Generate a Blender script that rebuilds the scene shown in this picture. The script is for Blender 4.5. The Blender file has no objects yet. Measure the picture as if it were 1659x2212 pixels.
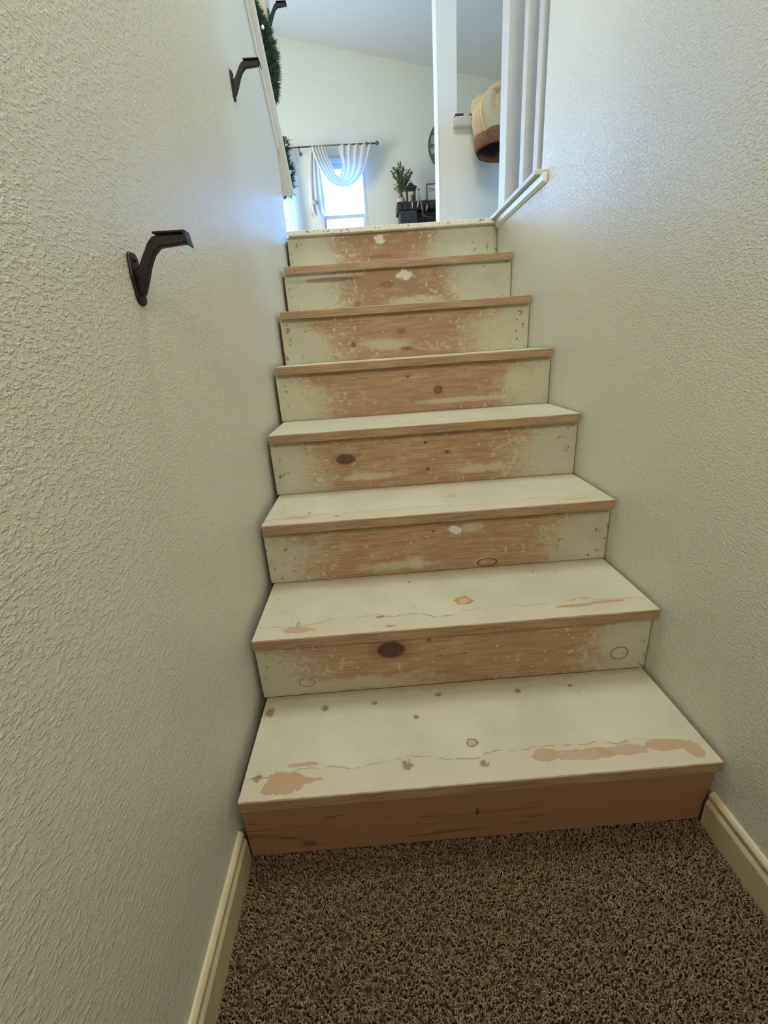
import bpy, bmesh, math, random
import numpy as np
from mathutils import Vector, Matrix
random.seed(7); rng = np.random.default_rng(7)
S = bpy.context.scene
COL = S.collection

def lin(r, g, b):
    f = lambda c: (c/255/12.92) if c/255 <= .04045 else ((c/255+.055)/1.055)**2.4
    return (f(r), f(g), f(b), 1)

# ------------------------------------------------------------------ camera
cam_d = bpy.data.cameras.new('camera'); cam = bpy.data.objects.new('camera', cam_d); COL.objects.link(cam)
pitch, yaw, roll = -0.360, 0.015, -0.070
cp, sp, cy, sy = math.cos(pitch), math.sin(pitch), math.cos(yaw), math.sin(yaw)
fwd = Vector((sy*cp, cy*cp, sp)); r0 = Vector((cy, -sy, 0)); u0 = r0.cross(fwd)
rt = math.cos(roll)*r0 + math.sin(roll)*u0; up = -math.sin(roll)*r0 + math.cos(roll)*u0
M = Matrix((rt, up, -fwd)).transposed().to_4x4(); M.translation = (0.312, -0.597, 0.988)
cam.matrix_world = M
cam_d.sensor_fit = 'VERTICAL'; cam_d.sensor_height = 36; cam_d.sensor_width = 36
cam_d.lens = 938/2212*36; cam_d.clip_start = .02
S.camera = cam

# ------------------------------------------------------------------ world and lights
wd = bpy.data.worlds.new('daylight'); S.world = wd; wd.use_nodes = True
bg = wd.node_tree.nodes['Background']; bg.inputs[0].default_value = (.10, .38, 1, 1); bg.inputs[1].default_value = 22.0

def area(name, loc, target, sx, sy_, power, color):
    d = bpy.data.lights.new(name, 'AREA'); d.shape = 'RECTANGLE'; d.size = sx; d.size_y = sy_
    d.energy = power; d.color = color
    o = bpy.data.objects.new(name, d); COL.objects.link(o); o.location = loc
    o.rotation_euler = (Vector(target)-Vector(loc)).to_track_quat('-Z', 'Y').to_euler()
    return o
# fill lamp added to brighten the upper room (left, out of the picture); daylight of the entry hall window on the right
area('side_fill_light', (-2.9, 4.6, 2.75), (0.6, 3.4, 2.3), 2.2, 1.8, 225, (.95, .95, .74))
area('window_light_entry', (3.1, 2.0, 2.9), (0.0, 1.1, 1.7), 1.2, 1.8, 50, (.26, .52, 1))
# hall lamp behind the photographer and unseen lamp added over the stairwell as soft light from above
area('hall_lamp_light', (0.47, -2.05, 2.4), (0.5, 1.7, 1.5), .7, .7, 15.5, (1, .88, .72)).data.spread = math.radians(110)
area('stair_fill_light', (0.45, 0.75, 4.1), (0.45, .75, 0), .8, .9, 45, (.86, .90, .86))

vs = S.view_settings
vs.view_transform = 'Standard'; vs.look = 'None'; vs.gamma = 1; vs.use_curve_mapping = False
vs.exposure = 0.06

# ------------------------------------------------------------------ node helpers
class NT:
    def __init__(s, name):
        s.m = bpy.data.materials.new(name); s.m.use_nodes = True
        s.t = s.m.node_tree; s.b = s.t.nodes['Principled BSDF']
        s.tc = s.t.nodes.new('ShaderNodeTexCoord')
        s.geo = None
    def new(s, k): return s.t.nodes.new(k)
    def link(s, a, b): s.t.links.new(a, b)
    def set(s, sock, v):
        if isinstance(v, bpy.types.NodeSocket): s.link(v, sock)
        else: sock.default_value = v
    def math(s, op, a, b=0., c=0., clamp=False):
        n = s.new('ShaderNodeMath'); n.operation = op; n.use_clamp = clamp
        s.set(n.inputs[0], a); s.set(n.inputs[1], b)
        if op in ('MULTIPLY_ADD',): s.set(n.inputs[2], c)
        return n.outputs[0]
    def vmath(s, op, a, b):
        n = s.new('ShaderNodeVectorMath'); n.operation = op
        s.set(n.inputs[0], a); s.set(n.inputs[1], b)
        return n.outputs['Value'] if op in ('LENGTH', 'DISTANCE') else n.outputs[0]
    def xyz(s):
        n = s.new('ShaderNodeSeparateXYZ'); s.link(s.tc.outputs['Object'], n.inputs[0]); return n.outputs
    def noise(s, scale, detail=2, rough=.5, dist=0., vec=None, stretch=None):
        v = vec or s.tc.outputs['Object']
        if stretch: v = s.vmath('MULTIPLY', v, stretch)
        n = s.new('ShaderNodeTexNoise'); s.link(v, n.inputs['Vector'])
        n.inputs['Scale'].default_value = scale; n.inputs['Detail'].default_value = detail
        n.inputs['Roughness'].default_value = rough; n.inputs['Distortion'].default_value = dist
        return n.outputs[0]
    def ss(s, v, a, b):            # smoothstep, 0 at a and 1 at b
        n = s.new('ShaderNodeMapRange'); n.interpolation_type = 'SMOOTHSTEP'
        s.set(n.inputs['Value'], v)
        if a <= b:
            n.inputs['From Min'].default_value = a; n.inputs['From Max'].default_value = b
            n.inputs['To Min'].default_value = 0; n.inputs['To Max'].default_value = 1
        else:
            n.inputs['From Min'].default_value = b; n.inputs['From Max'].default_value = a
            n.inputs['To Min'].default_value = 1; n.inputs['To Max'].default_value = 0
        return n.outputs[0]
    def mix(s, f, a, b, mode='MIX'):
        n = s.new('ShaderNodeMix'); n.data_type = 'RGBA'; n.blend_type = mode
        s.set(n.inputs[0], f); s.set(n.inputs[6], a); s.set(n.inputs[7], b)
        return n.outputs[2]
    def bump(s, h, strength, dist):
        n = s.new('ShaderNodeBump'); n.inputs['Strength'].default_value = strength
        n.inputs['Distance'].default_value = dist; s.link(h, n.inputs['Height'])
        s.link(n.outputs[0], s.b.inputs['Normal'])
    def fin(s, color=None, rough=.5, metal=0., spec=None):
        if color is not None: s.set(s.b.inputs['Base Color'], color)
        s.set(s.b.inputs['Roughness'], rough); s.b.inputs['Metallic'].default_value = metal
        if spec is not None: s.b.inputs['Specular IOR Level'].default_value = spec
        return s.m

def plain(name, col, rough=.5, metal=0., nscale=None, namt=.1, bump=0):
    n = NT(name); c = col
    if nscale:
        dk = tuple(x*(1-namt*2) for x in col[:3])+(1,)
        nz = n.noise(nscale, 4); c = n.mix(n.ss(nz, .3, .7), dk, col)
        if bump: n.bump(nz, .6, bump)
    return n.fin(c, rough, metal)

def wall_mat(name, col, scale=225, dist=.0014, rough=.36, stren=.9):
    n = NT(name)
    a = n.noise(scale, 3, .55, .35, stretch=(1, .62, 1))
    b = n.noise(scale*2.6, 2, .5, .4)
    patch = n.ss(n.noise(2.2, 2), .3, .62)
    h = n.math('ADD', n.math('MULTIPLY', n.ss(a, .44, .68), n.math('MULTIPLY_ADD', patch, .4, .6)), n.math('MULTIPLY', b, .3))
    n.bump(h, stren, dist)
    big = n.noise(1.3, 2)
    c = n.mix(big, tuple(x*.96 for x in col[:3])+(1,), col)
    return n.fin(c, rough)

MW = wall_mat('cream_textured_wall_paint', lin(225, 224, 210))
MW2 = wall_mat('pale_upper_room_paint', lin(226, 228, 218), 60, .0012, .55, .4)
MCEIL = wall_mat('ceiling_paint', lin(200, 204, 198), 90, .001, .8, .4)
MTRIM = plain('white_gloss_trim_paint', lin(228, 228, 222), .35, 0, 30, .02)
MTRIMC = plain('cream_gloss_trim_paint', lin(214, 203, 165), .3, 0, 25, .05, .0006)
MGREY = plain('grey_white_board_paint', lin(192, 192, 190), .5, 0, 20, .03)
MIRON = plain('dark_bronze_iron', lin(24, 19, 19), .45, .3, 120, .2, .0006)
MROD = plain('pewter_rod_metal', lin(110, 104, 96), .4, .7)
MBLACKP = plain('black_paint', lin(36, 38, 42), .5, 0, 40, .1)

# ------------------------------------------------------------------ mesh helpers
def obj(name, bm_or_data, mat=None, parent=None, smooth=False, bevel=0, loc=None, seg=2):
    if isinstance(bm_or_data, bmesh.types.BMesh):
        me = bpy.data.meshes.new(name); bmesh.ops.recalc_face_normals(bm_or_data, faces=bm_or_data.faces)
        bm_or_data.to_mesh(me); bm_or_data.free()
    else: me = bm_or_data
    o = bpy.data.objects.new(name, me); COL.objects.link(o)
    if mat: me.materials.append(mat)
    if loc is not None: o.location = loc
    if parent: o.parent = parent
    if smooth:
        for p in me.polygons: p.use_smooth = True
    if bevel:
        b = o.modifiers.new('bevel', 'BEVEL'); b.width = bevel; b.segments = seg; b.limit_method = 'ANGLE'
    return o
def tag(o, label, cat, group=None):
    o['label'] = label; o['category'] = cat
    if group: o['group'] = group
    return o
def struct(o, label=None, cat=None):
    o['kind'] = 'structure'
    if label: o['label'] = label
    if cat: o['category'] = cat
    return o
def thing(name, loc, label, cat, group=None):
    o = bpy.data.objects.new(name, None); COL.objects.link(o); o.location = loc; o.empty_display_size = .05
    return tag(o, label, cat, group)
def B(): return bmesh.new()
def box(bm, x0, x1, y0, y1, z0, z1):
    v = [bm.verts.new(p) for p in ((x0,y0,z0),(x1,y0,z0),(x1,y1,z0),(x0,y1,z0),(x0,y0,z1),(x1,y0,z1),(x1,y1,z1),(x0,y1,z1))]
    for f in ((0,3,2,1),(4,5,6,7),(0,1,5,4),(1,2,6,5),(2,3,7,6),(3,0,4,7)): bm.faces.new([v[i] for i in f])
    return bm
def prism(bm, prof, a0, a1, axis):   # profile of 2-D points extruded along an axis (0,1,2)
    def P(p, a):
        q = [0, 0, 0]; k = [i for i in range(3) if i != axis]; q[k[0]], q[k[1]] = p; q[axis] = a; return q
    A = [bm.verts.new(P(p, a0)) for p in prof]; C_ = [bm.verts.new(P(p, a1)) for p in prof]
    n = len(prof)
    bm.faces.new(A); bm.faces.new(C_[::-1])
    for i in range(n): bm.faces.new((A[i], A[(i+1) % n], C_[(i+1) % n], C_[i]))
    return bm
def tube(bm, pts, r, n=8, cap=True):
    pts = [Vector(p) for p in pts]; rings = []
    for i, p in enumerate(pts):
        t = (pts[min(i+1, len(pts)-1)]-pts[max(i-1, 0)]).normalized()
        a = t.cross(Vector((0, 0, 1)))
        if a.length < .05: a = t.cross(Vector((1, 0, 0)))
        a.normalize(); b = t.cross(a)
        rr = r[i] if isinstance(r, (list, tuple)) else r
        rings.append([bm.verts.new(p+rr*(math.cos(2*math.pi*k/n)*a+math.sin(2*math.pi*k/n)*b)) for k in range(n)])
    for A, C_ in zip(rings, rings[1:]):
        for k in range(n): bm.faces.new((A[k], A[(k+1) % n], C_[(k+1) % n], C_[k]))
    if cap: bm.faces.new(rings[0][::-1]); bm.faces.new(rings[-1])
    return bm
def lathe(bm, prof, n=20, c=(0, 0, 0)):
    rings = [[bm.verts.new((c[0]+r*math.cos(2*math.pi*k/n), c[1]+r*math.sin(2*math.pi*k/n), c[2]+z)) for k in range(n)] for r, z in prof]
    for A, C_ in zip(rings, rings[1:]):
        for k in range(n): bm.faces.new((A[k], A[(k+1) % n], C_[(k+1) % n], C_[k]))
    bm.faces.new(rings[0][::-1]); bm.faces.new(rings[-1])
    return bm
def grid(bm, rows):
    V = [[bm.verts.new(p) for p in r] for r in rows]
    for a, b in zip(V, V[1:]):
        for i in range(len(a)-1): bm.faces.new((a[i], a[i+1], b[i+1], b[i]))
    return bm

# ------------------------------------------------------------------ the shell
WL, WR = -.020, .960
ZL = 1.505                      # level of the upper floor
def ceil_z(x): return 4.70-.20*x
# lower hall floor
bm = box(B(), -.14, 1.10, -2.2, 1.95, -.14, -.012)
NF = NT('carpet_backing'); NF.fin(lin(98, 84, 68), .95)
struct(obj('floor', bm, NF.m))
# left wall: its top follows the flight that climbs behind it
capz = lambda y: 1.727-.80*(y-2.04)
bm = B(); prism(bm, [(-2.2, -.12), (1.83, -.12), (1.83, capz(1.83)-.0), (-2.2, capz(-2.2))], WL-.12, WL, 0)
struct(obj('wall_left', bm, MW))
# sloped cap with apron moulding on the left wall
bm = B(); prism(bm, [(-2.2, capz(-2.2)), (2.03, capz(2.03)), (2.03, capz(2.03)+.030), (-2.2, capz(-2.2)+.030)], WL-.15, WL+.030, 0)
struct(obj('trim_1', bm, MTRIM, bevel=.004))
bm = B(); prism(bm, [(-2.2, capz(-2.2)-.032), (1.84, capz(1.84)-.032), (1.84, capz(1.84)), (-2.2, capz(-2.2))], WL, WL+.010, 0)
struct(obj('trim_2', bm, MTRIM, bevel=.003))
# right wall: full height to the opening above the stairs, low under it
struct(obj('wall_right', box(B(), WR, WR+.12, -2.2, 1.185, -.12, 4.48), MW))
struct(obj('wall_right', box(B(), WR, WR+.12, 1.185, 1.83, -.12, 1.47), MW))
struct(obj('leak_block_under_landing', box(B(), -.14, 1.08, 1.95, 2.07, -.14, ZL-.15), MW))  # unseen slab, added to stop sky light leaking up beneath the steps
struct(obj('wall_back', box(B(), -.14, 1.08, -2.32, -2.2, -.12, 4.6), MW))
# upper room
MFLOOR = plain('tan_upper_floor', lin(176, 160, 138), .6, 0, 60, .1)
bm = B(); box(bm, -.14, 4.0, 1.95, 6.8, ZL-.15, ZL-.02); box(bm, -3.0, -.14, -2.2, 6.8, ZL-.15, ZL-.02); box(bm, 1.08, 4.0, -2.2, 1.95, ZL-.15, ZL-.02)
box(bm, -.14, -.001, 1.83, 1.95, ZL-.15, ZL-.02); box(bm, .958, 1.08, 1.83, 1.95, ZL-.15, ZL-.02)
struct(obj('floor', bm, MFLOOR))
FY = 6.8
bm = B()
def wb(x0, x1, z0, z1): box(bm, x0, x1, FY, FY+.14, z0, z1)
wb(-3.1, -2.6, 1.3, 6); wb(-2.6, -1.4, 1.3, 1.60); wb(-2.6, -1.4, 3.60, 6); wb(-1.4, -1.25, 1.3, 6); wb(-1.25, -.505, 1.3, 2.15); wb(-1.25, -.505, 3.53, 6); wb(-.505, -.185, 1.3, 6)
wb(-.185, .495, 1.3, 2.15); wb(-.185, .495, 3.53, 6); wb(.495, 4.1, 1.3, 6)
struct(obj('wall_far', bm, MW2))
struct(obj('wall_side_left', box(B(), -3.12, -3.0, -2.32, 6.94, 1.3, 6), MW2))
struct(obj('wall_side_right', box(B(), 4.0, 4.12, -2.32, 6.94, 1.3, 6), MW2))
bm = B(); box(bm, -3.12, -.14, -2.32, -2.2, 1.3, 6); box(bm, 1.08, 4.12, -2.32, -2.2, 1.3, 6)
struct(obj('wall_rear', bm, MW2))
bm = B(); prism(bm, [(-3.1, ceil_z(-3.1)), (4.1, ceil_z(4.1)), (4.1, ceil_z(4.1)+.1), (-3.1, ceil_z(-3.1)+.1)], -2.32, 6.94, 1)
struct(obj('ceiling', bm, MCEIL))
# partition with a half wall and an opening above it
bm = B()
box(bm, .895, 1.012, 2.90, 3.02, ZL-.02, 4.5); box(bm, 1.012, 2.6, 2.90, 3.02, ZL-.02, 2.305); box(bm, 2.6, 4.0, 2.90, 3.02, ZL-.02, 4.1)
o = struct(obj('wall_partition', bm, MW2))
struct(obj('trim_3', box(B(), .885, .893, 2.885, 3.035, ZL-.02, 4.5), MTRIM, bevel=.003))   # corner board on the wall's end
bm = B(); prism(bm, [(2.835, 2.330), (2.86, 2.288), (3.05, 2.288), (3.05, 2.330)], .985, 2.62, 0)
struct(obj('trim_4', bm, MTRIM, bevel=.006))                                                 # ledge of the half wall
# wall end at the head of the left wall, carries the uppermost bracket
bm = box(B(), WL-.10, WL, 2.03, 2.20, 2.27, 4.70)
struct(obj('wall_end', bm, wall_mat('tan_wall_end', lin(206, 196, 170), 60, .001)))

# windows of the far wall
MGL = NT('window_glass')
g = MGL.new('ShaderNodeBsdfGlass'); g.inputs['IOR'].default_value = 1.0; g.inputs['Roughness'].default_value = 0
tr = MGL.new('ShaderNodeBsdfTransparent'); gl = MGL.new('ShaderNodeBsdfGlossy'); gl.inputs['Roughness'].default_value = .02
mx = MGL.new('ShaderNodeMixShader'); mx.inputs[0].default_value = .05
MGL.link(tr.outputs[0], mx.inputs[1]); MGL.link(gl.outputs[0], mx.inputs[2])
MGL.link(mx.outputs[0], MGL.t.nodes['Material Output'].inputs[0])
MGL.t.nodes.remove(g)
MVINYL = plain('white_vinyl', lin(206, 212, 220), .35)
def window(name, x0, x1, z0, z1, rail):
    r = bpy.data.objects.new(name, None); COL.objects.link(r); r.location = ((x0+x1)/2, FY, z0); r['kind'] = 'structure'
    X = lambda x: x-(x0+x1)/2
    def q(n_, b, m, bev=.003): return obj(n_, b, m, r, bevel=bev)
    b = B()
    for (a, c, d, e) in ((x0-.0, x0+.045, z0, z1), (x1-.045, x1, z0, z1), (x0+.045, x1-.045, z1-.045, z1), (x0+.045, x1-.045, z0, z0+.05)):
        box(b, X(a), X(c), .0, .10, d-z0, e-z0)
    q('window_frame', b, MVINYL)
    b = B()
    box(b, X(x0+.045), X(x1-.045), .02, .06, rail-z0, rail-z0+.045)
    box(b, X(x0+.045), X(x1-.045), .03, .06, z1-z0-.10, z1-z0-.046)
    box(b, X(x0+.045), X(x0+.075), .02, .06, .05, rail-z0); box(b, X(x1-.075), X(x1-.045), .02, .06, .05, rail-z0)
    q('sash', b, MVINYL)
    b = B(); box(b, X(x0+.045), X(x1-.045), .05, .055, .05, z1-z0-.045)
    q('window_pane', b, MGL.m, 0)
    b = B(); box(b, X(x0-.03), X(x1+.03), -.05, .02, -.03, 0)
    q('window_sill', b, MVINYL)
    return r
window('window_1', -.185, .495, 2.15, 3.53, 2.785)
window('window_2', -1.25, -.505, 2.15, 3.53, 2.785)
window('window_added', -2.6, -1.4, 1.60, 3.60, 2.6)  # unseen opening, added to let more blue daylight into the room
# raised blind stack at the head of window_1
bl = thing('window_blind', (.155, 6.79, 3.36), 'raised white slatted blind stack at the head of the window under the curtain', 'blind')
b = B(); box(b, -.28, .28, -.03, .0, .08, .125); obj('head_rail', b, MVINYL, bl, bevel=.003)
b = B()
for k in range(9): box(b, -.275, .275, -.028, .0, .0+k*.0085, .0045+k*.0085)
obj('slats', b, MVINYL, bl)

# ------------------------------------------------------------------ staircase
NY = [0, .243, .481, .720, .966, 1.205, 1.450, 1.680]
NZ = [.187, .378, .567, .764, .951, 1.140, 1.328, 1.505]
PAINT = lin(190, 188, 164); WOOD = lin(186, 152, 116); WOODR = lin(152, 114, 82); KNOT = lin(74, 45, 36)
FILL = lin(208, 206, 196); DARK = lin(52, 34, 24); TAN = lin(184, 150, 108); TANP = lin(184, 158, 126)

def woodcol(n, c1, c2, sx=1.6, axis_stretch=(1, 9, 22)):
    g1 = n.noise(sx*6, 5, .6, .6, stretch=axis_stretch)
    g2 = n.noise(sx*2, 2, .5, .2, stretch=(1, 3, 3))
    c = n.mix(n.ss(g1, .32, .68), c2, c1)
    return n.mix(n.math('MULTIPLY', g2, .45), c, tuple(x*.62 for x in c2[:3])+(1,)), g1

def blob(n, vec, cx, cy_, rx, ry, nz, amt=.5, soft=.12, flat='xz'):
    if flat == 'xz': c = (cx, 0, cy_); s_ = (1/rx, 0, 1/ry)
    else: c = (cx, cy_, 0); s_ = (1/rx, 1/ry, 0)
    d = n.vmath('LENGTH', n.vmath('MULTIPLY', n.vmath('SUBTRACT', vec, c), s_), (0, 0, 0))
    d = n.math('ADD', d, n.math('MULTIPLY', n.math('SUBTRACT', nz, .5), amt*2))
    return n.ss(d, 1+soft, 1-soft), d

def riser_mat(i, L, R_, top, knots, fills, streaks, rings, wood1=WOOD, allwood=False, seed=0):
    n = NT('worn_riser_board')
    x, y, z = n.xyz(); vec = n.tc.outputs['Object']
    off = n.vmath('ADD', vec, (seed*3.1, seed*1.7, seed*2.3))
    big = n.noise(7, 3, .6, vec=off); fine = n.noise(85, 4, .7, vec=off, stretch=(.7, 1, 1.2)); med = n.noise(28, 3, .6, vec=off)
    wc, g1 = woodcol(n, wood1, WOODR)
    if allwood:
        st_ = n.ss(n.noise(9, 3, .6, 1.2, vec=off, stretch=(.5, 1, 7)), .60, .68); col = n.mix(n.math('MULTIPLY', st_, .6), wc, lin(84, 52, 34))
    else:
        zz = n.math('MULTIPLY', n.ss(z, .09, .155), top)
        l = n.math('ADD', n.math('SUBTRACT', x, L), zz)
        r = n.math('ADD', n.math('SUBTRACT', R_, x), n.math('MULTIPLY', zz, .7))
        e = n.math('MINIMUM', l, r)
        e = n.math('ADD', e, n.math('MULTIPLY', n.math('SUBTRACT', big, .5), .22))
        e = n.math('ADD', e, n.math('MULTIPLY', n.math('SUBTRACT', fine, .5), .20))
        bare = n.ss(e, -.085, .105)
        # flecks of paint left on the bare wood, thicker near its edges
        fl = n.ss(n.math('ADD', n.noise(58, 3, .6, vec=off), n.math('MULTIPLY', n.ss(e, .24, 0), .09)), .645, .70)
        bare = n.math('MULTIPLY', bare, n.math('SUBTRACT', 1, n.math('MULTIPLY', fl, .8)))
        # dark chips in the painted ends
        ch = n.ss(n.math('ADD', n.noise(52, 3, .55, vec=off), n.math('MULTIPLY', n.math('MAXIMUM', n.ss(x, .10, .01), n.ss(x, .86, .94)), .05)), .67, .72)
        pc = n.mix(n.ss(big, .3, .7), tuple(c*.84 for c in PAINT[:3])+(1,), PAINT)
        pc = n.mix(n.math('MULTIPLY', ch, .7), pc, lin(112, 92, 70))
        sc = n.ss(n.noise(13, 4, .65, vec=off, stretch=(1, 1, 2.2)), .50, .72)
        col = n.mix(n.math('MULTIPLY', bare, .95), pc, wc)
        col = n.mix(n.math('MULTIPLY', n.math('MULTIPLY', sc, bare), .30), col, PAINT)
    for (cx, cz, rx, rz) in streaks:
        m, _ = blob(n, vec, cx, cz, rx, rz, med, .9, .5); col = n.mix(n.math('MULTIPLY', m, .6), col, PAINT)
    for (cx, cz, rx, rz) in fills:
        m, _ = blob(n, vec, cx, cz, rx, rz, med, 1.3, .2); col = n.mix(m, col, FILL)
    for (cx, cz, rx, rz, dk) in knots:
        h, _ = blob(n, vec, cx, cz, rx*1.5, rz*1.5, med, .25, .4); col = n.mix(n.math('MULTIPLY', h, .5*dk), col, lin(120, 78, 48))
        m, _ = blob(n, vec, cx, cz, rx, rz, med, .12, .12)
        kc = n.mix(n.math('MULTIPLY', n.ss(fine, .60, .68), .5), KNOT, TAN)
        col = n.mix(n.math('MULTIPLY', m, dk), col, kc)
    for (cx, cz, rx, rz, c_) in rings:
        m, d = blob(n, vec, cx, cz, rx, rz, med, .15, .1)
        rg = n.ss(n.math('ABSOLUTE', n.math('SUBTRACT', d, .9)), .16, .05); col = n.mix(n.math('MULTIPLY', rg, .8), col, c_)
    n.bump(n.math('ADD', n.math('MULTIPLY', g1, .3), n.math('MULTIPLY', fine, .5)), .5, .0012)
    return n.fin(col, .62)

def tread_mat(i, patches, knots, rings, wave, seed):
    n = NT('worn_tread_board')
    x, y, z = n.xyz(); vec = n.tc.outputs['Object']
    off = n.vmath('ADD', vec, (seed*2.1, seed*3.7, 0))
    big = n.noise(5, 3, .6, vec=off); fine = n.noise(110, 4, .65, vec=off); med = n.noise(34, 3, .6, vec=off); wv = n.noise(5.5, 3, .6, vec=off)
    wc, g1 = woodcol(n, lin(178, 150, 116), lin(148, 116, 84), axis_stretch=(1, 16, 16))
    pc = n.mix(n.ss(big, .3, .7), lin(190, 187, 163), lin(204, 200, 176))
    pc = n.mix(n.math('MULTIPLY', n.ss(fine, .5, .75), .25), pc, lin(180, 165, 135))
    # front band where a coat of primer ends in a wavy line
    wl = n.math('ADD', n.math('SUBTRACT', y, wave), n.math('MULTIPLY', n.math('SUBTRACT', wv, .5), -.11))
    band = n.ss(wl, .004, -.002)
    pc = n.mix(n.math('MULTIPLY', band, .55), pc, lin(198, 186, 160))
    line = n.ss(n.math('ABSOLUTE', wl), .0028, .0006)
    pc = n.mix(n.math('MULTIPLY', n.math('MULTIPLY', line, n.ss(med, .4, .55)), .7), pc, lin(150, 128, 98))
    # stain at the back edge against the riser
    bk = n.ss(n.math('ADD', y, n.math('MULTIPLY', med, .03)), .262, .285)
    pc = n.mix(n.math('MULTIPLY', bk, .5), pc, lin(150, 112, 80))
    # nail marks: in rows near the edges
    vor = n.new('ShaderNodeTexVoronoi'); vor.inputs['Scale'].default_value = 17; vor.inputs['Randomness'].default_value = 1
    fl = n.vmath('MULTIPLY', off, (1, 1, 0)); n.link(fl, vor.inputs['Vector'])
    sep = n.new('ShaderNodeSeparateColor'); n.link(vor.outputs['Color'], sep.inputs[0])
    dots = n.math('MULTIPLY', n.ss(vor.outputs['Distance'], .085, .055), n.ss(sep.outputs[0], .62, .66))
    ed = n.math('MAXIMUM', n.ss(y, .19, .21), n.math('MAXIMUM', n.ss(x, .09, .06), n.ss(x, .86, .90)))
    dots = n.math('MULTIPLY', dots, n.math('MULTIPLY_ADD', ed, .7, .3))
    pc = n.mix(n.math('MULTIPLY', dots, .8), pc, lin(112, 84, 60))
    sm = n.ss(n.noise(17, 3, .6, vec=off), .66, .72); pc = n.mix(n.math('MULTIPLY', sm, .25), pc, lin(150, 132, 105))
    for (cx, cz, rx, rz, a, s) in patches:
        m, _ = blob(n, vec, cx, cz, rx, rz, med, a, .06, 'xy'); pc = n.mix(n.math('MULTIPLY', m, s), pc, n.mix(fine, TANP, lin(176, 136, 100)))
    for (cx, cz, rx, rz) in knots:
        m, _ = blob(n, vec, cx, cz, rx, rz, fine, 1.5, .4, 'xy'); pc = n.mix(n.math('MULTIPLY', m, .75), pc, lin(122, 84, 54))
    for (cx, cz, rx, rz, c_) in rings:
        m, d = blob(n, vec, cx, cz, rx, rz, med, .8, .15, 'xy')
        pc = n.mix(n.math('MULTIPLY', m, .35), pc, c_)
        rg = n.ss(n.math('ABSOLUTE', n.math('SUBTRACT', d, .85)), .22, .08); pc = n.mix(n.math('MULTIPLY', rg, .75), pc, c_)
    # bare front edge of the board
    fr = n.ss(n.math('ADD', y, n.math('MULTIPLY', med, .003)), .0042, .0028)
    col = n.mix(fr, pc, n.mix(n.math('MULTIPLY', n.ss(fine, .58, .66), .3), wc, PAINT))
    n.bump(n.math('ADD', n.math('MULTIPLY', g1, .15), n.math('MULTIPLY', fine, .5)), .45, .001)
    return n.fin(col, .55)

stairs = thing('staircase', (0, 0, 0), 'wooden staircase with worn cream and bare wood treads and risers between two walls', 'stairs')
RS = {
 1: dict(L=0, R_=1, top=0, allwood=True, wood1=lin(150, 110, 78), knots=[(.479, .078, .003, .010, .9), (.126, .025, .016, .008, .5)], fills=[], streaks=[], rings=[]),
 2: dict(L=.10, R_=.86, top=.10, knots=[(.327, .115, .034, .023, .95), (.42, .135, .005, .005, .6)], fills=[], streaks=[(.20, .02, .2, .02), (.92, .10, .07, .05)],
         rings=[(.112, .036, .021, .014, lin(132, 124, 108)), (.896, .050, .024, .020, lin(128, 100, 70)), (.478, .087, .035, .003, DARK)]),
 3: dict(L=.10, R_=.83, top=.10, knots=[(.45, .157, .05, .007, .6), (.470, .125, .003, .003, .9)], fills=[(.532, .124, .018, .013)],
         streaks=[(.36, .026, .10, .012), (.42, .030, .025, .02), (.57, .128, .03, .012)], rings=[(.623, .015, .030, .013, DARK)]),
 4: dict(L=.13, R_=.80, top=.06, knots=[(.232, .101, .030, .017, .85), (.485, .136, .004, .004, .9), (.553, .102, .006, .005, .8), (.49, .05, .005, .005, .7)], fills=[],
         streaks=[(.29, .040, .10, .010), (.66, .040, .09, .012)], rings=[]),
 5: dict(L=.16, R_=.83, top=.10, knots=[(.567, .073, .014, .013, .55), (.46, .125, .005, .005, .7)], fills=[], streaks=[(.65, .034, .16, .009), (.84, .09, .03, .05)],
         rings=[(.567, .073, .014, .014, DARK)]),
 6: dict(L=.19, R_=.76, top=.14, knots=[(.464, .095, .018, .009, .45), (.274, .057, .009, .009, .6), (.48, .03, .02, .006, .5)], fills=[], streaks=[(.40, .05, .1, .02)], rings=[]),
 7: dict(L=.24, R_=.71, top=.03, wood1=lin(160, 126, 94), knots=[(.19, .134, .11, .008, .55), (.43, .10, .03, .012, .35), (.30, .03, .012, .012, .4)], fills=[(.507, .133, .030, .018)], streaks=[(.20, .148, .14, .008), (.55, .03, .12, .02)], rings=[]),
 8: dict(L=.235, R_=.68, top=.03, wood1=lin(166, 118, 86), knots=[(.42, .06, .05, .006, .35)], fills=[(.417, .129, .024, .017)], streaks=[], rings=[]),
}
for i in range(1, 9):
    z0 = 0 if i == 1 else NZ[i-2]; z1 = NZ[i-1]-.026 if i < 8 else NZ[7]-.018; y0 = NY[i-1]+.030
    if i == 1: y0 = .020
    b = B(); x0, x1 = -.008, .957
    rows = 40; box(b, 0, x1-x0, 0, .019, 0, z1-z0)
    p = RS[i]; m = riser_mat(i, seed=i, **p)
    obj('riser', b, m, stairs, bevel=.001, loc=(x0, y0, z0))
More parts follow.
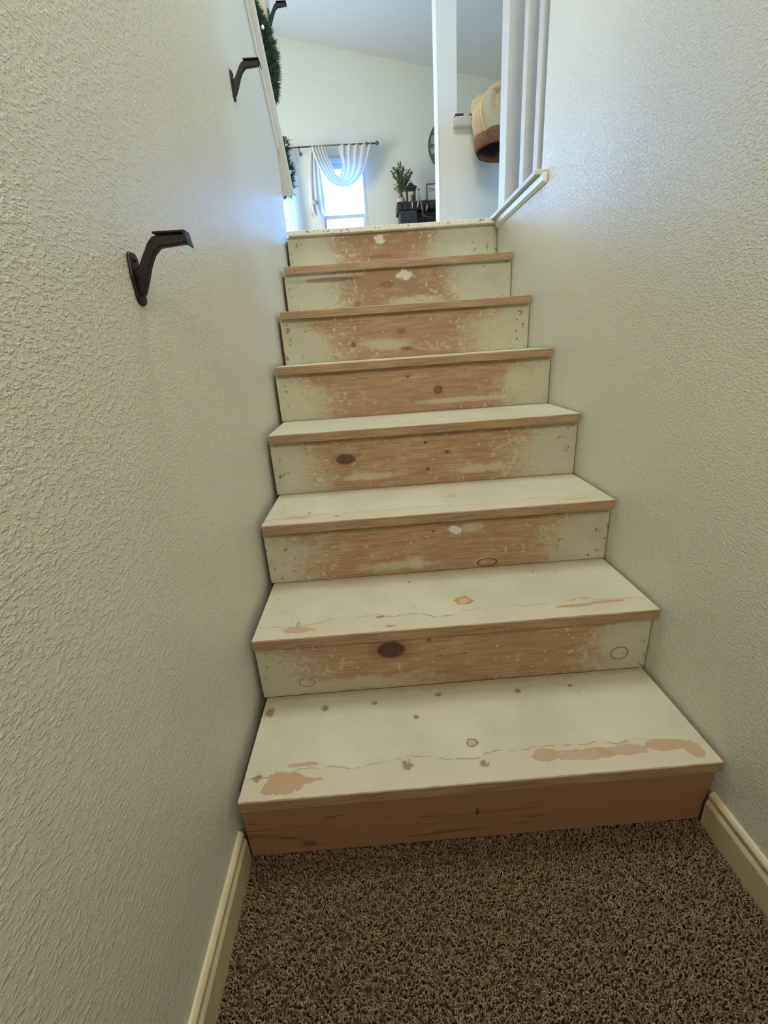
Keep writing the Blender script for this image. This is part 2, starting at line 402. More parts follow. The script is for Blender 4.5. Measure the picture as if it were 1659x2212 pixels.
TRD = {
 1: dict(patches=[(.082, .036, .042, .024, 1.1, 1), (.125, .036, .03, .008, 1.2, 1), (.115, .074, .03, .005, 1.0, .8), (.615, .050, .024, .016, .7, .9), (.70, .043, .07, .013, .7, .8), (.78, .046, .05, .013, .7, .8), (.865, .050, .045, .014, .5, .85), (.915, .034, .018, .020, .4, .85)],
         knots=[(.016, .222, .011, .013), (.150, .222, .009, .008), (.488, .041, .009, .007), (.364, .173, .006, .006), (.619, .228, .007, .006), (.749, .231, .006, .005), (.333, .052, .010, .012), (.026, .05, .007, .010), (.426, .237, .008, .006), (.27, .225, .008, .005)],
         rings=[(.477, .094, .012, .012, lin(128, 88, 56))], wave=.062),
 2: dict(patches=[(.773, .043, .05, .006, .8, .9), (.849, .050, .05, .006, .8, .9), (.101, .034, .03, .012, 1.5, .8), (.10, .05, .006, .014, 1.0, .8)], knots=[(.30, .06, .010, .004), (.32, .02, .01, .003)],
         rings=[(.514, .103, .022, .018, lin(176, 118, 58))], wave=.060),
 3: dict(patches=[(.090, .048, .04, .012, 1.6, .6), (.841, .033, .05, .006, .9, .6)], knots=[(.12, .075, .006, .005), (.20, .035, .008, .005)], rings=[(.528, .131, .013, .010, lin(170, 148, 112))], wave=.050),
 4: dict(patches=[(.09, .06, .04, .008, 1.2, .5), (.7, .03, .1, .005, 1.2, .5)], knots=[], rings=[(.54, .136, .012, .009, lin(165, 140, 104))], wave=.035),
 5: dict(patches=[(.5, .02, .2, .004, 1.0, .5)], knots=[], rings=[], wave=.03),
 6: dict(patches=[(.5, .02, .2, .01, 1.0, .5)], knots=[], rings=[], wave=.03),
 7: dict(patches=[(.5, .02, .2, .01, 1.0, .5)], knots=[], rings=[], wave=.03),
}
for i in range(1, 9):
    y0 = NY[i-1]; z1 = NZ[i-1]; y1 = (NY[i]+.029) if i < 8 else 1.948
    if i < 8:
        b = B()
        # board subdivided along its width so the worn front edge can waver
        N = 60; W_ = .951; prev = None
        jit = [random.uniform(-1, 1) for _ in range(N+1)]; jit = [sum(jit[max(0, k-2):k+3])/5*.0022 for k in range(N+1)]
        dp = y1-y0
        for k in range(N+1):
            xx = W_*k/N; jj = jit[k]
            pr_ = [(xx, 0.001+jj*.3, -.026+jj*.4), (xx, 0, -.002), (xx, .0022, 0), (xx, dp, 0), (xx, dp, -.026)]
            r = [b.verts.new(q) for q in pr_]
            if prev:
                for a in range(5): b.faces.new((prev[a], prev[(a+1) % 5], r[(a+1) % 5], r[a]))
            else: b.faces.new(r)
            prev = r
        b.faces.new(prev[::-1])
        obj('tread', b, tread_mat(i, seed=i, **TRD[i]), stairs, loc=(0, y0, z1))
    else:
        n = NT('worn_white_landing_edge'); fine = n.noise(60, 4, .7); c = n.mix(n.ss(fine, .56, .64), lin(214, 210, 196), lin(140, 118, 92))
        n.bump(fine, .5, .002); n.fin(c, .6)
        b = box(B(), 0, .957, 0, y1-y0, -.020, 0)
        obj('tread', b, n.m, stairs, bevel=.003, loc=(0, y0, z1))
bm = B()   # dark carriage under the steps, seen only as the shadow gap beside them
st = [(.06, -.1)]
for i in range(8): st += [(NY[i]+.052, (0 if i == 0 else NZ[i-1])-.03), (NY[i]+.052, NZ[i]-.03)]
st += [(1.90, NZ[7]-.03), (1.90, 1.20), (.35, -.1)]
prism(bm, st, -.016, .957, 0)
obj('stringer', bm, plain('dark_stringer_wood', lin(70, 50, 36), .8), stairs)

# ------------------------------------------------------------------ baseboards
def bb_prof(s):      # (x, z) profile, s=+1 grows to +x
    p = [(0, -.01), (.013, -.01), (.013, .060), (.0115, .064), (.0085, .070), (.0085, .077), (.0105, .079), (.0100, .084), (.006, .089), (.003, .091), (0, .091)]
    return [(s*a, b_) for a, b_ in p]
b = B(); prism(b, [(WL+a, z) for a, z in bb_prof(1)], -2.2, .014, 1)
struct(obj('baseboard_left', b, MTRIMC, bevel=.002, seg=3))
b = B(); prism(b, [(WR+a, z) for a, z in bb_prof(-1)], -2.2, .012, 1)
struct(obj('baseboard_right', b, MTRIMC, bevel=.002, seg=3))

# ------------------------------------------------------------------ carpet pile
def carpet():
    y0, y1, x0, x1 = -1.05, .022, WL+.011, WR-.011
    n = 62000
    px = rng.uniform(x0, x1, n); py = rng.uniform(y0, y1, n)
    K = 4; ns = 3
    h = rng.uniform(.008, .013, n); lean = rng.uniform(0, 2*np.pi, n); la = rng.uniform(.002, .009, n); rad = rng.uniform(.0012, .0022, n)
    verts = np.zeros((n, K*ns, 3), np.float32)
    curl = rng.uniform(-2, 2, n)
    for j in range(K):
        t = j/(K-1)
        a = lean+curl*t
        cx = px+la*t*np.cos(a)+.0015*np.sin(3*t+curl); cyy = py+la*t*np.sin(a); cz = -.010+h*np.sin(t*2.2)/np.sin(1.57)
        r = rad*(1.0 if j < K-1 else .6)
        for k in range(ns):
            th = 2*np.pi*k/ns+lean
            verts[:, j*ns+k, 0] = cx+r*np.cos(th); verts[:, j*ns+k, 1] = cyy+r*np.sin(th); verts[:, j*ns+k, 2] = cz+.3*r*np.sin(th+1)
    verts[:, :, 0] = np.clip(verts[:, :, 0], WL+.003, WR-.003)
    f = []
    for j in range(K-1):
        for k in range(ns): f.append((j*ns+k, j*ns+(k+1) % ns, (j+1)*ns+(k+1) % ns, (j+1)*ns+k))
    f = np.array(f)
    faces = (f[None]+(np.arange(n)*K*ns)[:, None, None]).reshape(-1)
    me = bpy.data.meshes.new('carpet_pile'); nf = n*len(f)
    me.vertices.add(n*K*ns); me.vertices.foreach_set('co', verts.reshape(-1))
    me.loops.add(nf*4); me.loops.foreach_set('vertex_index', faces.astype(np.int32))
    me.polygons.add(nf); me.polygons.foreach_set('loop_start', np.arange(0, nf*4, 4, dtype=np.int32))
    me.polygons.foreach_set('loop_total', np.full(nf, 4, np.int32)); me.polygons.foreach_set('use_smooth', np.ones(nf, bool))
    me.update()
    m = NT('brown_frieze_yarn'); ge = m.new('ShaderNodeNewGeometry')
    big = m.noise(6, 3)
    c = m.mix(ge.outputs['Random Per Island'], lin(124, 104, 84), lin(160, 138, 112))
    c = m.mix(m.math('MULTIPLY', m.ss(big, .5, .7), .3), c, lin(150, 120, 84))
    m.fin(c, .95, spec=.1)
    o = obj('carpet_pile', me, m.m); o['kind'] = 'stuff'
    tag(o, 'brown frieze carpet pile covering the floor at the foot of the stairs', 'carpet')
carpet()

# ------------------------------------------------------------------ handrail brackets
def bracket(label, y, z, loc_only=None):
    t = thing('handrail_bracket', (WL, y, z), label, 'bracket', 'iron handrail brackets on the left wall')
    if loc_only:
        for ch in loc_only.children:
            c = ch.copy(); COL.objects.link(c); c.parent = t
        return t
    # origin: where the arm meets the wall plate
    b = B()
    prof = [(-.013, -.030), (-.010, -.036), (0, -.040), (.010, -.036), (.013, -.030), (.016, 0), (.013, .026), (.008, .032), (-.008, .032), (-.013, .026), (-.016, 0)]
    prism(b, prof, 0, .005, 0)
    obj('wall_plate', b, MIRON, t, bevel=.0018)
    b = B()   # arm: tapering bar swept up and away from the wall
    up_ = [(.003, .008), (.012, .014), (.022, .029), (.031, .042), (.039, .0495), (.052, .0505), (.086, .0505)]
    dn = [(.003, -.030), (.010, -.024), (.018, -.008), (.026, .010), (.035, .025), (.046, .0345), (.086, .0375)]
    path = up_
    n_ = len(path); A = []
    for s in (-.006, .006):
        A.append(([b.verts.new((p[0], s, p[1])) for p in up_], [b.verts.new((p[0], s, p[1])) for p in dn]))
    for k in range(n_-1):
        for (U, D), fl in ((A[0], 0), (A[1], 1)): b.faces.new((U[k], U[k+1], D[k+1], D[k]))
        b.faces.new((A[0][0][k], A[0][0][k+1], A[1][0][k+1], A[1][0][k])); b.faces.new((A[0][1][k], A[0][1][k+1], A[1][1][k+1], A[1][1][k]))
    for k in (0, n_-1): b.faces.new((A[0][0][k], A[0][1][k], A[1][1][k], A[1][0][k]))
    obj('arm', b, MIRON, t, bevel=.002)
    b = B()   # saddle plate that carried the rail
    prism(b, [(.042, .051), (.084, .051), (.089, .034), (.0912, .033), (.088, .054), (.042, .054)], -.010, .010, 1)
    obj('saddle', b, MIRON, t, bevel=.001)
    b = B(); lathe(b, [(.0035, 0), (.0035, .0015), (.001, .0025)], 10)
    bmesh.ops.rotate(b, verts=b.verts, cent=(0, 0, 0), matrix=Matrix.Rotation(math.pi/2, 3, 'Y'))
    bmesh.ops.translate(b, verts=b.verts, vec=(.005, 0, .0225))
    obj('screw', b, MIRON, t, True)
    return t
b1 = bracket('dark iron handrail bracket nearest the foot of the stairs, lowest on the textured wall', .14, 1.110)
bracket('dark iron handrail bracket halfway up, in the bluish daylight just below the sloped cap', 1.05, 1.738, b1)
bracket('dark iron handrail bracket highest of all, above the garland at the narrow wall end', 2.10, 2.445, b1)

# ------------------------------------------------------------------ slatted divider on the right
dv = thing('slatted_divider', (WR, 1.185, 1.47), 'white vertical board divider standing on a sill at the right edge of the landing', 'divider')
def dvo(name, b, m, bev=.002):
    o = obj(name, b, m, dv, bevel=bev); o.location = (-WR, -1.185, -1.47)
    return o
b = box(B(), .925, 1.10, 1.150, 1.76, 1.500, 1.516)
dvo('sill', b, MGREY, .003)
b = B(); prism(b, [(WR-.001, 1.470), (WR-.016, 1.476), (WR-.018, 1.4985), (WR-.001, 1.4985)], 1.125, 1.70, 1)
dvo('apron', b, MTRIM, .002)
b = box(B(), WR+.0, WR+.12, 1.616, 1.712, 1.518, 4.44); dvo('post', b, MGREY, .003)
b = box(B(), WR+.0, WR+.12, 1.385, 1.428, 1.518, 4.44); dvo('slat', b, MGREY)
b = box(B(), WR+.0, WR+.12, 1.237, 1.278, 1.518, 4.44); dvo('slat', b, MGREY)

# ------------------------------------------------------------------ curtain and rods
def curtain_mat():
    n = NT('sheer_white_curtain'); f = n.noise(60, 3, stretch=(3, 3, .6))
    c = n.mix(f, lin(226, 222, 218), lin(240, 238, 234)); n.fin(c, .9)
    t = n.new('ShaderNodeBsdfTranslucent'); n.link(c, t.inputs[0]); mxs = n.new('ShaderNodeMixShader'); mxs.inputs[0].default_value = .40
    n.link(n.b.outputs[0], mxs.inputs[1]); n.link(t.outputs[0], mxs.inputs[2]); n.link(mxs.outputs[0], n.t.nodes['Material Output'].inputs[0])
    return n.m
MCUR = curtain_mat()
def interp(P, t):
    t = max(0, min(1, t))*(len(P)-1); i = min(int(t), len(P)-2); f = t-i
    p0 = P[max(i-1, 0)]; p1 = P[i]; p2 = P[i+1]; p3 = P[min(i+2, len(P)-1)]
    return tuple(.5*(2*p1[k]+(p2[k]-p0[k])*f+(2*p0[k]-5*p1[k]+4*p2[k]-p3[k])*f*f+(3*p1[k]-p0[k]-3*p2[k]+p3[k])*f**3) for k in range(2))
def drape(outer, inner, y, folds, amp, nu=50, nv=64, over=True, ph=0.):
    b = B(); rows = []
    for i in range(nu+1):
        u = i/nu; o_ = interp(outer, u); n_ = interp(inner, u); row = []
        for j in range(nv+1):
            v = j/nv; f = math.sin(v*folds*2*math.pi+ph+1.2*math.sin(u*4)); g = math.sin(v*folds*4.3*math.pi+u*3+1)
            row.append((o_[0]*(1-v)+n_[0]*v, y+amp*f+.3*amp*g, o_[1]*(1-v)+n_[1]*v+.004*g))
        rows.append(row)
    grid(b, rows); return b
outer = [(-.230, 3.598), (-.175, 3.43), (-.108, 3.295), (-.012, 3.178), (.149, 3.116), (.327, 3.149), (.445, 3.25), (.521, 3.394), (.592, 3.590)]
inner = [(-.042, 3.598), (-.015, 3.499), (.035, 3.377), (.088, 3.274), (.129, 3.235), (.167, 3.297), (.171, 3.401), (.155, 3.491), (.146, 3.594)]
cu = thing('scarf_curtain', (.18, 6.68, 3.6), 'sheer white scarf curtain draped in a swag over the rod of the bright window', 'curtain')
def cuo(name, b, m=None):
    o = obj(name, b, m or MCUR, cu, True); o.location = (-.18, -6.68, -3.6)
    s_ = o.modifiers.new('s', 'SOLIDIFY'); s_.thickness = .002
    return o
cuo('swag', drape(outer, inner, 6.655, 4.5, .009))
tl = [(-.239, 3.600), (-.271, 3.389), (-.298, 3.178), (-.32, 2.95), (-.30, 2.80)]; tr_ = [(-.150, 3.600), (-.125, 3.329), (-.112, 3.114), (-.108, 2.93), (-.112, 2.83)]
cuo('tail', drape(tl, tr_, 6.70, 3, .016, ph=1))
kx = B(); tube(kx, [(-.31, 6.69, 2.965), (-.275, 6.66, 2.975), (-.24, 6.66, 2.955), (-.20, 6.69, 2.965)], [.02, .032, .030, .018], 10); cuo('knot', kx)
# rods
def rod(x0, x1, z, label, finR=False, hooks=()):
    t = thing('curtain_rod', (x0, 6.66, z), label, 'curtain rod')
    b = B(); tube(b, [(0, 0, 0), (x1-x0, 0, -.010 if finR else 0)], .009, 10); obj('pole', b, MROD, t, True)
    if finR:
        b = B(); tube(b, [(x1-x0, 0, -.01), (x1-x0+.012, 0, -.01), (x1-x0+.030, 0, -.01), (x1-x0+.044, 0, -.01)], [.012, .024, .024, .008], 12); obj('finial', b, MROD, t, True)
    for h in hooks:
        b = B(); tube(b, [(h, 0, .012), (h, 0, -.035)], .008, 8); tube(b, [(h, 0, -.03), (h, .135, -.03)], .006, 8); box(b, h-.015, h+.015, .128, .139, -.05, -.01)
        obj('rod_holder', b, MROD, t)
    return t
rod(-.245, .655, 3.597, 'pewter curtain rod with a round finial across the bright window', True, (.78,))
rod(-1.32, -.243, 3.594, 'pewter curtain rod left of the scarf curtain, ending bent beside it', False, (.938,))
# white curtain on the left window
c2 = drape([(-.66, 3.594), (-.66, 3.3), (-.65, 3.0), (-.64, 2.5)], [(-.55, 3.594), (-.54, 3.3), (-.53, 3.0), (-.53, 2.5)], 6.69, 3, .012)
o = obj('window_curtain', c2, MCUR, None, True); tag(o, 'narrow pale curtain panel at the left window beside the half wall', 'curtain')

# ------------------------------------------------------------------ garlands
MNEED = NT('garland_needles'); ge = MNEED.new('ShaderNodeNewGeometry')
cc = MNEED.mix(ge.outputs['Random Per Island'], lin(26, 48, 36), lin(70, 98, 72)); MNEED.fin(cc, .6)
MWIRE = plain('garland_wire', lin(58, 56, 40), .8)
MBULB = plain('white_bulb_plastic', lin(245, 242, 230), .25)
def foliage(path, rad, n, ln, taper=None):
    b = B(); P = [Vector(p) for p in path]
    for k in range(n):
        t = random.random()*(len(P)-1); i = min(int(t), len(P)-2); c = P[i].lerp(P[i+1], t-i)
        d = (P[i+1]-P[i]).normalized()
        rr = rad*(taper(t/(len(P)-1)) if taper else 1)
        th = random.uniform(0, 2*math.pi); a = d.orthogonal().normalized(); e = d.cross(a)
        out = (math.cos(th)*a+math.sin(th)*e)
        base = c+out*rr*random.uniform(0, .75)
        # a sprig: stem with needles
        dirv = (out*random.uniform(.5, 1)+d*random.uniform(-.6, .6)).normalized()
        L = ln*random.uniform(.7, 1.3)
        side = dirv.orthogonal().normalized(); s2 = dirv.cross(side)
        for q in range(6):
            ang = random.uniform(0, 2*math.pi); w = math.cos(ang)*side+math.sin(ang)*s2
            p0 = base+dirv*L*.3*q/6; p1 = p0+(dirv*.8+w*.6).normalized()*L*random.uniform(.6, 1)
            wd_ = dirv.cross(w).normalized()*ln*.05
            v = [b.verts.new(x) for x in (p0-wd_, p0+wd_, p1)]
            up2 = b.verts.new(p0+w*ln*.03)
            b.faces.new(v); b.faces.new((v[0], up2, v[2])); b.faces.new((v[1], v[2], up2))
    return b
def garland(path, rad, n, ln, label, bulbs, taper=None):
    t = thing('garland', path[0], label, 'garland')
    L = [tuple(Vector(p)-Vector(path[0])) for p in path]
    obj('foliage', foliage(L, rad, n, ln, taper), MNEED.m, t)
    b = B(); tube(b, L, .006, 8); obj('wire_stem', b, MWIRE, t, True)
    for p in bulbs:
        b = B(); lathe(b, [(.002, -.007), (.006, -.004), (.007, 0), (.005, .006), (.001, .010)], 10, Vector(p)-Vector(path[0])); obj('light_bulb', b, MBULB, t, True)
garland([(-.078, 2.0, 2.455), (-.052, 2.0, 2.385), (-.026, 1.99, 2.31), (-.016, 1.98, 2.24), (-.022, 1.98, 2.16), (-.035, 1.98, 2.09)], .040, 2300, .024,
        'bushy dark green needle garland hanging beside the narrow wall end, upper of the two', [(-.070, 1.96, 2.42), (-.058, 1.95, 2.36), (-.030, 1.94, 2.33)], lambda t: min(1, .45+2.2*t)*min(1, .5+2.2*(1-t)))
garland([(-.045, 2.30, 2.08), (-.040, 2.30, 2.00), (-.034, 2.30, 1.92), (-.030, 2.30, 1.845), (-.11, 2.26, 1.79), (-.20, 2.22, 1.68), (-.22, 2.20, 1.53)], .022, 420, .034,
        'sparse green needle garland low behind the end of the sloped cap', [])

# ------------------------------------------------------------------ cloth, rail and box on the half wall
cl = thing('tan_cloth', (1.262, 2.765, 2.405), 'tan cloth with a brown furry band hanging over the white half wall ledge', 'cloth')
MTANC = plain('tan_burlap', lin(220, 200, 160), .9, 0, 90, .08, .001)
MFUR = plain('brown_fur', lin(150, 108, 82), .95, 0, 160, .22, .004)
MFURD = plain('dark_lining', lin(70, 54, 46), .95, 0, 120, .25, .004)
def sleeve(zs, rs, ys, inner=False, n=64, tilt=.0, fold=.019, th0=0, th1=2*math.pi):
    b = B(); rows = []
    for z_, r, f in zip(zs, rs, ys):
        row = []
        for k in range(n+1):
            th = th0+(th1-th0)*k/n
            rr = r+f*fold*(math.sin(th*7+z_*9)+.6*math.sin(th*11+z_*-14+1))
            row.append((rr*math.cos(th), rr*.50*math.sin(th), z_+tilt*math.sin(th)*(1 if z_ < -.2 else .3)))
        rows.append(row)
    return grid(b, rows)
zs = [.0, -.03, -.07, -.11, -.15, -.19, -.225]; rs = [.110, .142, .160, .166, .160, .154, .152]
def so(n_, b, m, th=.006):
    o = obj(n_, b, m, cl, True); s_ = o.modifiers.new('s', 'SOLIDIFY'); s_.thickness = th
    return o
so('cloth_body', sleeve(zs, rs, [1.2, 1.6, 1.6, 1.4, 1.2, .9, .5]), MTANC)
so('fur_band', sleeve([-.215, -.235, -.26, -.285, -.30], [.156, .163, .165, .161, .154], [.3, .2, .1, .1, .1], tilt=-.03), MFUR, .014)
b = sleeve([-.30, -.24, -.16, -.10], [.150, .140, .12, .06], [.3]*4, tilt=-.03); so('lining', b, MFURD, .004)
b = B()
lathe(b, [(.06, -.02), (.075, .0), (.080, .02), (.05, .035), (.01, .04)], 24); so('cloth_top', b, MTANC, .002)
# dark wooden rail leaning up to the right behind the cloth
b = B()
d = Vector((.30, 0, .205)).normalized()
prism(b, [(1.035, 2.332), (1.10, 2.332), (1.42, 2.522), (1.42, 2.575), (1.30, 2.505)], 2.94, 2.975, 1)
o = obj('wooden_board', b, plain('dark_brown_wood', lin(96, 60, 42), .5, 0, 20, .2), bevel=.004)
tag(o, 'dark brown wooden board slanting up from the white ledge behind the tan cloth', 'board')
b = box(B(), .992, 1.046, 2.85, 2.90, 2.331, 2.349)
o = obj('black_box', b, MBLACKP, bevel=.003); tag(o, 'small flat black box lying on the left end of the white ledge', 'box')

# ------------------------------------------------------------------ fireplace and its ornaments
fp = thing('fireplace', (1.7, 6.62, ZL), 'black painted brick fireplace against the far wall', 'fireplace')
n = NT('black_painted_brick'); br = n.new('ShaderNodeTexBrick')
mp = n.new('ShaderNodeMapping'); mp.inputs['Rotation'].default_value = (math.pi/2, 0, 0); n.link(n.tc.outputs['Object'], mp.inputs[0]); n.link(mp.outputs[0], br.inputs['Vector'])
br.inputs['Scale'].default_value = 1; br.inputs['Brick Width'].default_value = .20; br.inputs['Row Height'].default_value = .075; br.inputs['Mortar Size'].default_value = .006
br.inputs['Color1'].default_value = lin(58, 64, 72); br.inputs['Color2'].default_value = lin(48, 54, 64); br.inputs['Mortar'].default_value = lin(34, 38, 46)
iv = n.math('SUBTRACT', 1, br.outputs['Fac']); n.bump(iv, .9, .006); n.fin(br.outputs['Color'], .7)
MTOPZ = 2.848
def fo(name, b, m, bev=.004):
    o = obj(name, b, m, fp, bevel=bev); o.location = (-1.7, -6.62, -ZL); return o
for xa, xb in ((.93, 1.165), (2.2, 2.45)): fo('brick_pier', box(B(), xa, xb, 6.47, 6.795, ZL-.015, 2.745), n.m)
b = B(); box(b, 1.166, 2.199, 6.60, 6.795, ZL-.015, 2.745)
fo('brick_back', b, n.m)
b = B(); x = .895
while x < 2.47:
    box(b, x, x+.068, 6.45+random.uniform(0, .003), 6.795, 2.748, MTOPZ-random.uniform(0, .002)); x += .075
o = fo('soldier_course', b, MBLACKP, .003)
# potted greenery
pt = thing('potted_evergreen', (.965, 6.60, MTOPZ), 'small bare-branched evergreen in a burlap wrapped pot on the left end of the mantel', 'plant')
b = B(); lathe(b, [(.052, 0), (.060, .03), (.055, .065), (.040, .080)], 18); obj('burlap_pot', b, plain('burlap_pink', lin(206, 176, 150), .9, 0, 60, .1), pt, True)
b = B(); lathe(b, [(.030, .074), (.036, .085), (.030, .10), (.018, .112), (.026, .13)], 14); obj('bow', b, plain('brown_ribbon', lin(112, 82, 68), .8), pt, True)
bt = B(); bf = B(); random.seed(11)
for k in range(26):
    h0 = random.uniform(.12, .33); a = random.uniform(0, 2*math.pi); ln = random.uniform(.12, .24)*(1.1-.5*(h0-.12)/.25); t0 = Vector((0, 0, h0))
    if k < 3: a = (math.pi, .2, 2.8)[k]; h0 = (.22, .22, .30)[k]; ln = (.20, .15, .16)[k]; t0 = Vector((0, 0, h0))
    d = Vector((math.cos(a)*.75, math.sin(a)*.35, .95)).normalized(); p1 = t0+d*ln*.6; p2 = p1+(d+Vector((0, 0, .25))).normalized()*ln*.5
    tube(bt, [t0, p1, p2], [.005, .004, .002], 5)
    for q in range(16):
        u = q/15; p = t0.lerp(p2, .3+.7*u); w = Vector((random.uniform(-1, 1), random.uniform(-.5, .5), random.uniform(-.2, 1))).normalized()
        tube(bf, [p, p+w*.030], [.0065, .003], 4)
tube(bt, [(0, 0, .08), (0.005, 0, .2), (-.01, 0, .36), (-.02, 0, .46)], [.010, .008, .006, .002], 6)
for q in range(26):
    p = Vector((-.01, 0, .30+.18*q/26)); w = Vector((random.uniform(-1, 1), random.uniform(-.5, .5), random.uniform(.2, 1))).normalized(); tube(bf, [p, p+w*.035], [.005, .002], 4)
for q in range(90):
    p = Vector((random.gauss(0, .035), random.gauss(0, .02), random.uniform(.14, .27))); w = Vector((random.uniform(-1, 1), random.uniform(-.5, .5), random.uniform(0, 1))).normalized(); tube(bf, [p, p+w*.04], [.006, .002], 4)
obj('trunk', bt, plain('bark_tan', lin(112, 104, 80), .8), pt)
obj('needles', bf, plain('sage_green', lin(92, 104, 78), .8, 0, 60, .2), pt)
# lantern
ltn = thing('lantern', (1.10, 6.58, MTOPZ), 'dark grey metal lantern with a peaked roof beside the potted evergreen on the mantel', 'lantern')
ML = plain('dark_grey_metal', lin(58, 62, 58), .5, .3)
b = B(); box(b, -.060, .060, -.06, .06, 0, .012)
for sx in (-1, 1):
    for sy2 in (-1, 1): box(b, sx*.052-.008, sx*.052+.008, sy2*.052-.008, sy2*.052+.008, .012, .165)
box(b, -.062, .062, -.062, .062, .160, .170)
obj('cage', b, ML, ltn, bevel=.001)
b = B()
for (r_, z_) in ((.078, .168),): pass
rg = [[b.verts.new((sx*r_, sy2*r_, z_)) for sx, sy2 in ((-1, -1), (1, -1), (1, 1), (-1, 1))] for r_, z_ in ((.078, .168), (.078, .178), (.036, .215), (.028, .222), (.028, .235), (.010, .245))]
for A, C_ in zip(rg, rg[1:]):
    for k in range(4): b.faces.new((A[k], A[(k+1) % 4], C_[(k+1) % 4], C_[k]))
b.faces.new(rg[0][::-1]); b.faces.new(rg[-1]); obj('roof', b, ML, ltn, bevel=.002)
b = B(); tube(b, [(-.02, 0, .24), (-.018, 0, .262), (0, 0, .272), (.018, 0, .262), (.02, 0, .24)], .003, 6); obj('handle', b, ML, ltn, True)
b = B(); lathe(b, [(.022, .012), (.022, .10), (.018, .104)], 16, (.02, 0, 0)); obj('candle', b, plain('green_grey_candle', lin(120, 128, 112), .6), ltn, True)
# small white tree with star
wt = thing('tabletop_tree', (1.215, 6.60, MTOPZ), 'small white frosted cone tree topped with a dark star on the mantel', 'ornament')
b = B(); random.seed(5)
for k in range(260):
    h = random.uniform(.01, .145)**1.0; r_ = .048*(1-h/.16); a = random.uniform(0, 2*math.pi); p = Vector((r_*math.cos(a)*.4, r_*math.sin(a)*.4, h)); q = Vector((r_*math.cos(a), r_*math.sin(a), h-.008)); tube(b, [p, q], [.0028, .001], 4)
lathe(b, [(.030, .0), (.022, .05), (.010, .11), (.003, .15)], 10); obj('branches', b, plain('frosted_white', lin(214, 218, 200), .8, 0, 80, .12), wt)
b = B(); pts = [(.023*(1 if k % 2 == 0 else .42)*math.sin(k*math.pi/5), .165+.023*(1 if k % 2 == 0 else .42)*math.cos(k*math.pi/5)) for k in range(10)]
prism(b, pts, -.003, .003, 1); obj('star', b, plain('dark_star_metal', lin(84, 80, 70), .5, .4), wt)
b = B(); box(b, -.03, .03, -.02, .02, 0, .006); obj('base', b, ML, wt)
# framed sign
sg = thing('framed_sign', (1.47, 6.66, MTOPZ), 'grey framed white sign lettered CH standing on the mantel, cut off by the wall edge', 'sign')
b = B(); w, h = .145, .245
for q in ((-w, w, h-.016, h), (-w, w, 0, .016), (-w, -w+.016, .016, h-.016), (w-.016, w, .016, h-.016)): box(b, q[0], q[1], -.015, .010, q[2], q[3])
obj('frame', b, plain('grey_wood_frame', lin(128, 126, 124), .7, 0, 60, .1), sg, bevel=.001)
obj('board', box(B(), -w+.014, w-.014, -.004, .006, .014, h-.014), plain('white_board', lin(226, 224, 228), .6), sg)
tx = bpy.data.curves.new('lettering', 'FONT'); tx.body = 'CH'; tx.size = .062; tx.extrude = .0008
to = bpy.data.objects.new('lettering', tx); COL.objects.link(to)
bpy.context.view_layer.update()
dg = bpy.context.evaluated_depsgraph_get(); me = bpy.data.meshes.new_from_object(to.evaluated_get(dg)); bpy.data.objects.remove(to)
lo = obj('lettering', me, plain('charcoal_ink', lin(70, 70, 76), .7), sg); lo.rotation_euler = (math.pi/2, 0, 0); lo.location = (-.110, -.0052, .150)
# small black box on the mantel
o = obj('candle_box', box(B(), 1.275, 1.335, 6.50, 6.56, MTOPZ, MTOPZ+.016), MBLACKP, bevel=.002)
tag(o, 'small black box on the mantel left of the framed sign', 'box')
# string of white drops
gs = thing('bead_string', (1.08, 6.44, 2.84), 'thin string with white hanging drops strung along the front of the mantel', 'garland')
path = [(1.04, 2.838), (1.10, 2.832), (1.15, 2.842), (1.185, 2.838), (1.235, 2.822), (1.30, 2.788), (1.345, 2.800), (1.40, 2.812), (1.46, 2.822)]
b = B(); tube(b, [(x-1.08, 0, z_-2.84) for x, z_ in path], .0022, 6); obj('string', b, plain('tan_twine', lin(150, 140, 118), .8), gs)
for (x, z_, tl_) in ((1.100, 2.832, 0), (1.183, 2.838, -.012), (1.305, 2.786, -.022)):
    b = B(); tube(b, [(x-1.08, -.002, z_-2.84), (x-1.08+tl_*.3, -.002, z_-.03-2.84), (x-1.08+tl_, -.002, z_-.078-2.84)], [.005, .007, .002], 8)
    obj('white_drop', b, plain('white_icicle', lin(226, 224, 224), .4), gs, True)
# dusky red ribbon
b = B(); tube(b, [(1.225, 6.435, 2.838), (1.232, 6.43, 2.78), (1.238, 6.43, 2.72), (1.247, 6.43, 2.66), (1.235, 6.435, 2.60)], [.022, .016, .010, .008, .006], 10)
tube(b, [(1.247, 6.43, 2.662), (1.30, 6.43, 2.648), (1.363, 6.43, 2.636)], [.006, .007, .003], 8)
o = obj('red_ribbon', b, plain('dusky_red_ribbon', lin(118, 74, 84), .8), None, True); tag(o, 'dusky red ribbon hanging down the front of the black fireplace', 'ribbon')
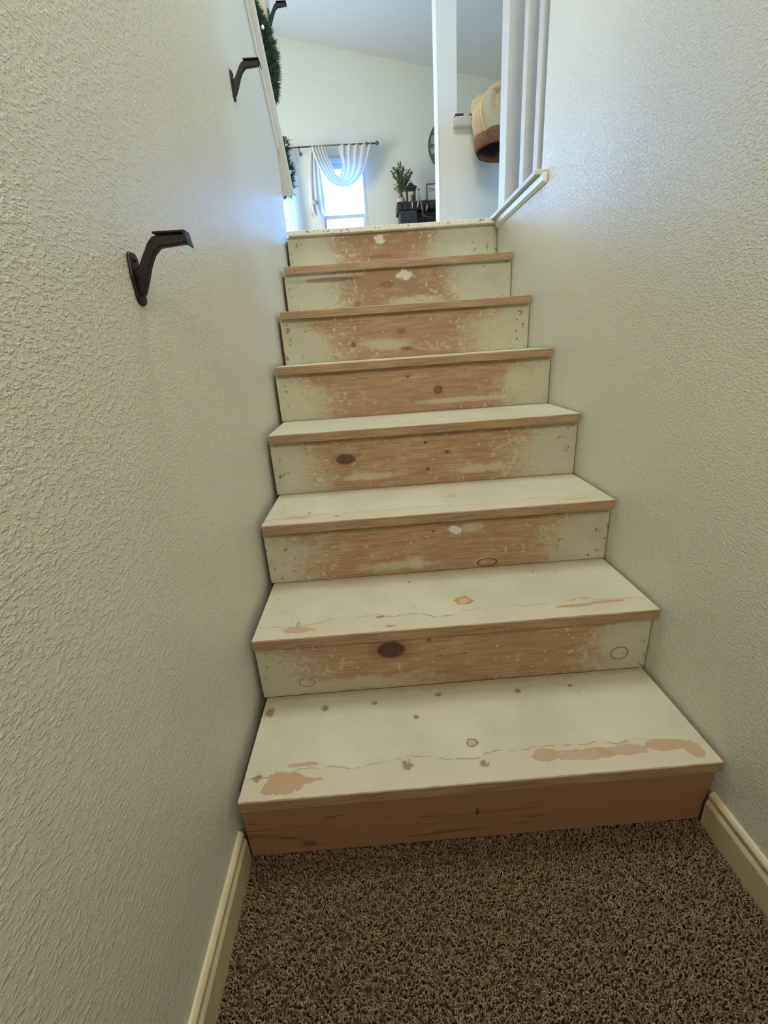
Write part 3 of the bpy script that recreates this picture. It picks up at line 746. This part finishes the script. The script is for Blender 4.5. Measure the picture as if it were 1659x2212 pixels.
# wall clock
ck = thing('wall_clock', (1.70, 6.79, 3.56), 'large round grey wall clock partly hidden by the white wall edge', 'clock')
MCK = plain('weathered_grey_metal', lin(104, 106, 108), .6, .3, 40, .2)
def ring(r0_, r1_, y0_, y1_, n_=56):
    b = B(); q = []
    for k in range(n_):
        a = 2*math.pi*k/n_; c_, s_ = math.cos(a), math.sin(a)
        q.append([b.verts.new((r*c_, yy, r*s_)) for r, yy in ((r0_, y0_), (r1_, y0_), (r1_, y1_), (r0_, y1_))])
    for k in range(n_):
        A, C_ = q[k], q[(k+1) % n_]
        for j in range(4): b.faces.new((A[j], A[(j+1) % 4], C_[(j+1) % 4], C_[j]))
    return b
obj('outer_ring', ring(.288, .312, -.02, 0), MCK, ck); obj('inner_ring', ring(.185, .196, -.018, -.002), MCK, ck)
for k, txt in enumerate(['XII', 'I', 'II', 'III', 'IIII', 'V', 'VI', 'VII', 'VIII', 'IX', 'X', 'XI']):
    a = math.pi/2-k*math.pi/6; b = B(); wtot = 0
    parts_ = []
    for ch in txt:
        wch = {'I': .020, 'V': .034, 'X': .036}[ch]; parts_.append((ch, wtot, wch)); wtot += wch
    for ch, x_, wch in parts_:
        xc = x_+wch/2-wtot/2
        segs = {'I': [((0, -.042), (0, .042))], 'V': [((-.011, .042), (0, -.042)), ((.011, .042), (0, -.042))], 'X': [((-.012, -.042), (.012, .042)), ((.012, -.042), (-.012, .042))]}[ch]
        for (p, q) in segs:
            tube(b, [(xc+p[0], 0, p[1]), (xc+q[0], 0, q[1])], .0048, 4)
    bmesh.ops.translate(b, verts=b.verts, vec=(0, -.01, .242)); bmesh.ops.rotate(b, verts=b.verts, cent=(0, 0, 0), matrix=Matrix.Rotation(-(a-math.pi/2), 3, 'Y'))
    obj('numeral', b, MCK, ck)
b = B()
for a, L_ in ((.9, .15), (2.3, .23)): tube(b, [(0, -.022, 0), (L_*math.cos(a), -.022, L_*math.sin(a))], [.008, .003], 6)
obj('hands', b, MBLACKP, ck)
b = B()
for k in range(4):
    a = k*math.pi/2+math.pi/4; tube(b, [(0, -.008, 0), (.19*math.cos(a), -.008, .19*math.sin(a))], .005, 6)
obj('spokes', b, MCK, ck)

# ------------------------------------------------------------------ outside
hs = thing('neighbour_house', (-1, 24, -1), 'pale neighbouring house with a light roof outside the window', 'house')
MH = plain('pale_siding', lin(225, 228, 232), .8); MRF = plain('frosted_roof', lin(205, 210, 216), .8)
obj('wall', box(B(), -7, 7, 0, 8, 0, 5.2), MH, hs)
b = B(); prism(b, [(-.5, 5.1), (4, 7.6), (8.5, 5.1), (8.5, 5.3), (4, 7.9), (-.5, 5.3)], -7.4, 7.4, 0); obj('roof', b, MRF, hs)
struct(obj('ground', box(B(), -40, 40, 6.95, 60, -1.2, -1.0), plain('snowy_ground', lin(220, 224, 230), .9)))
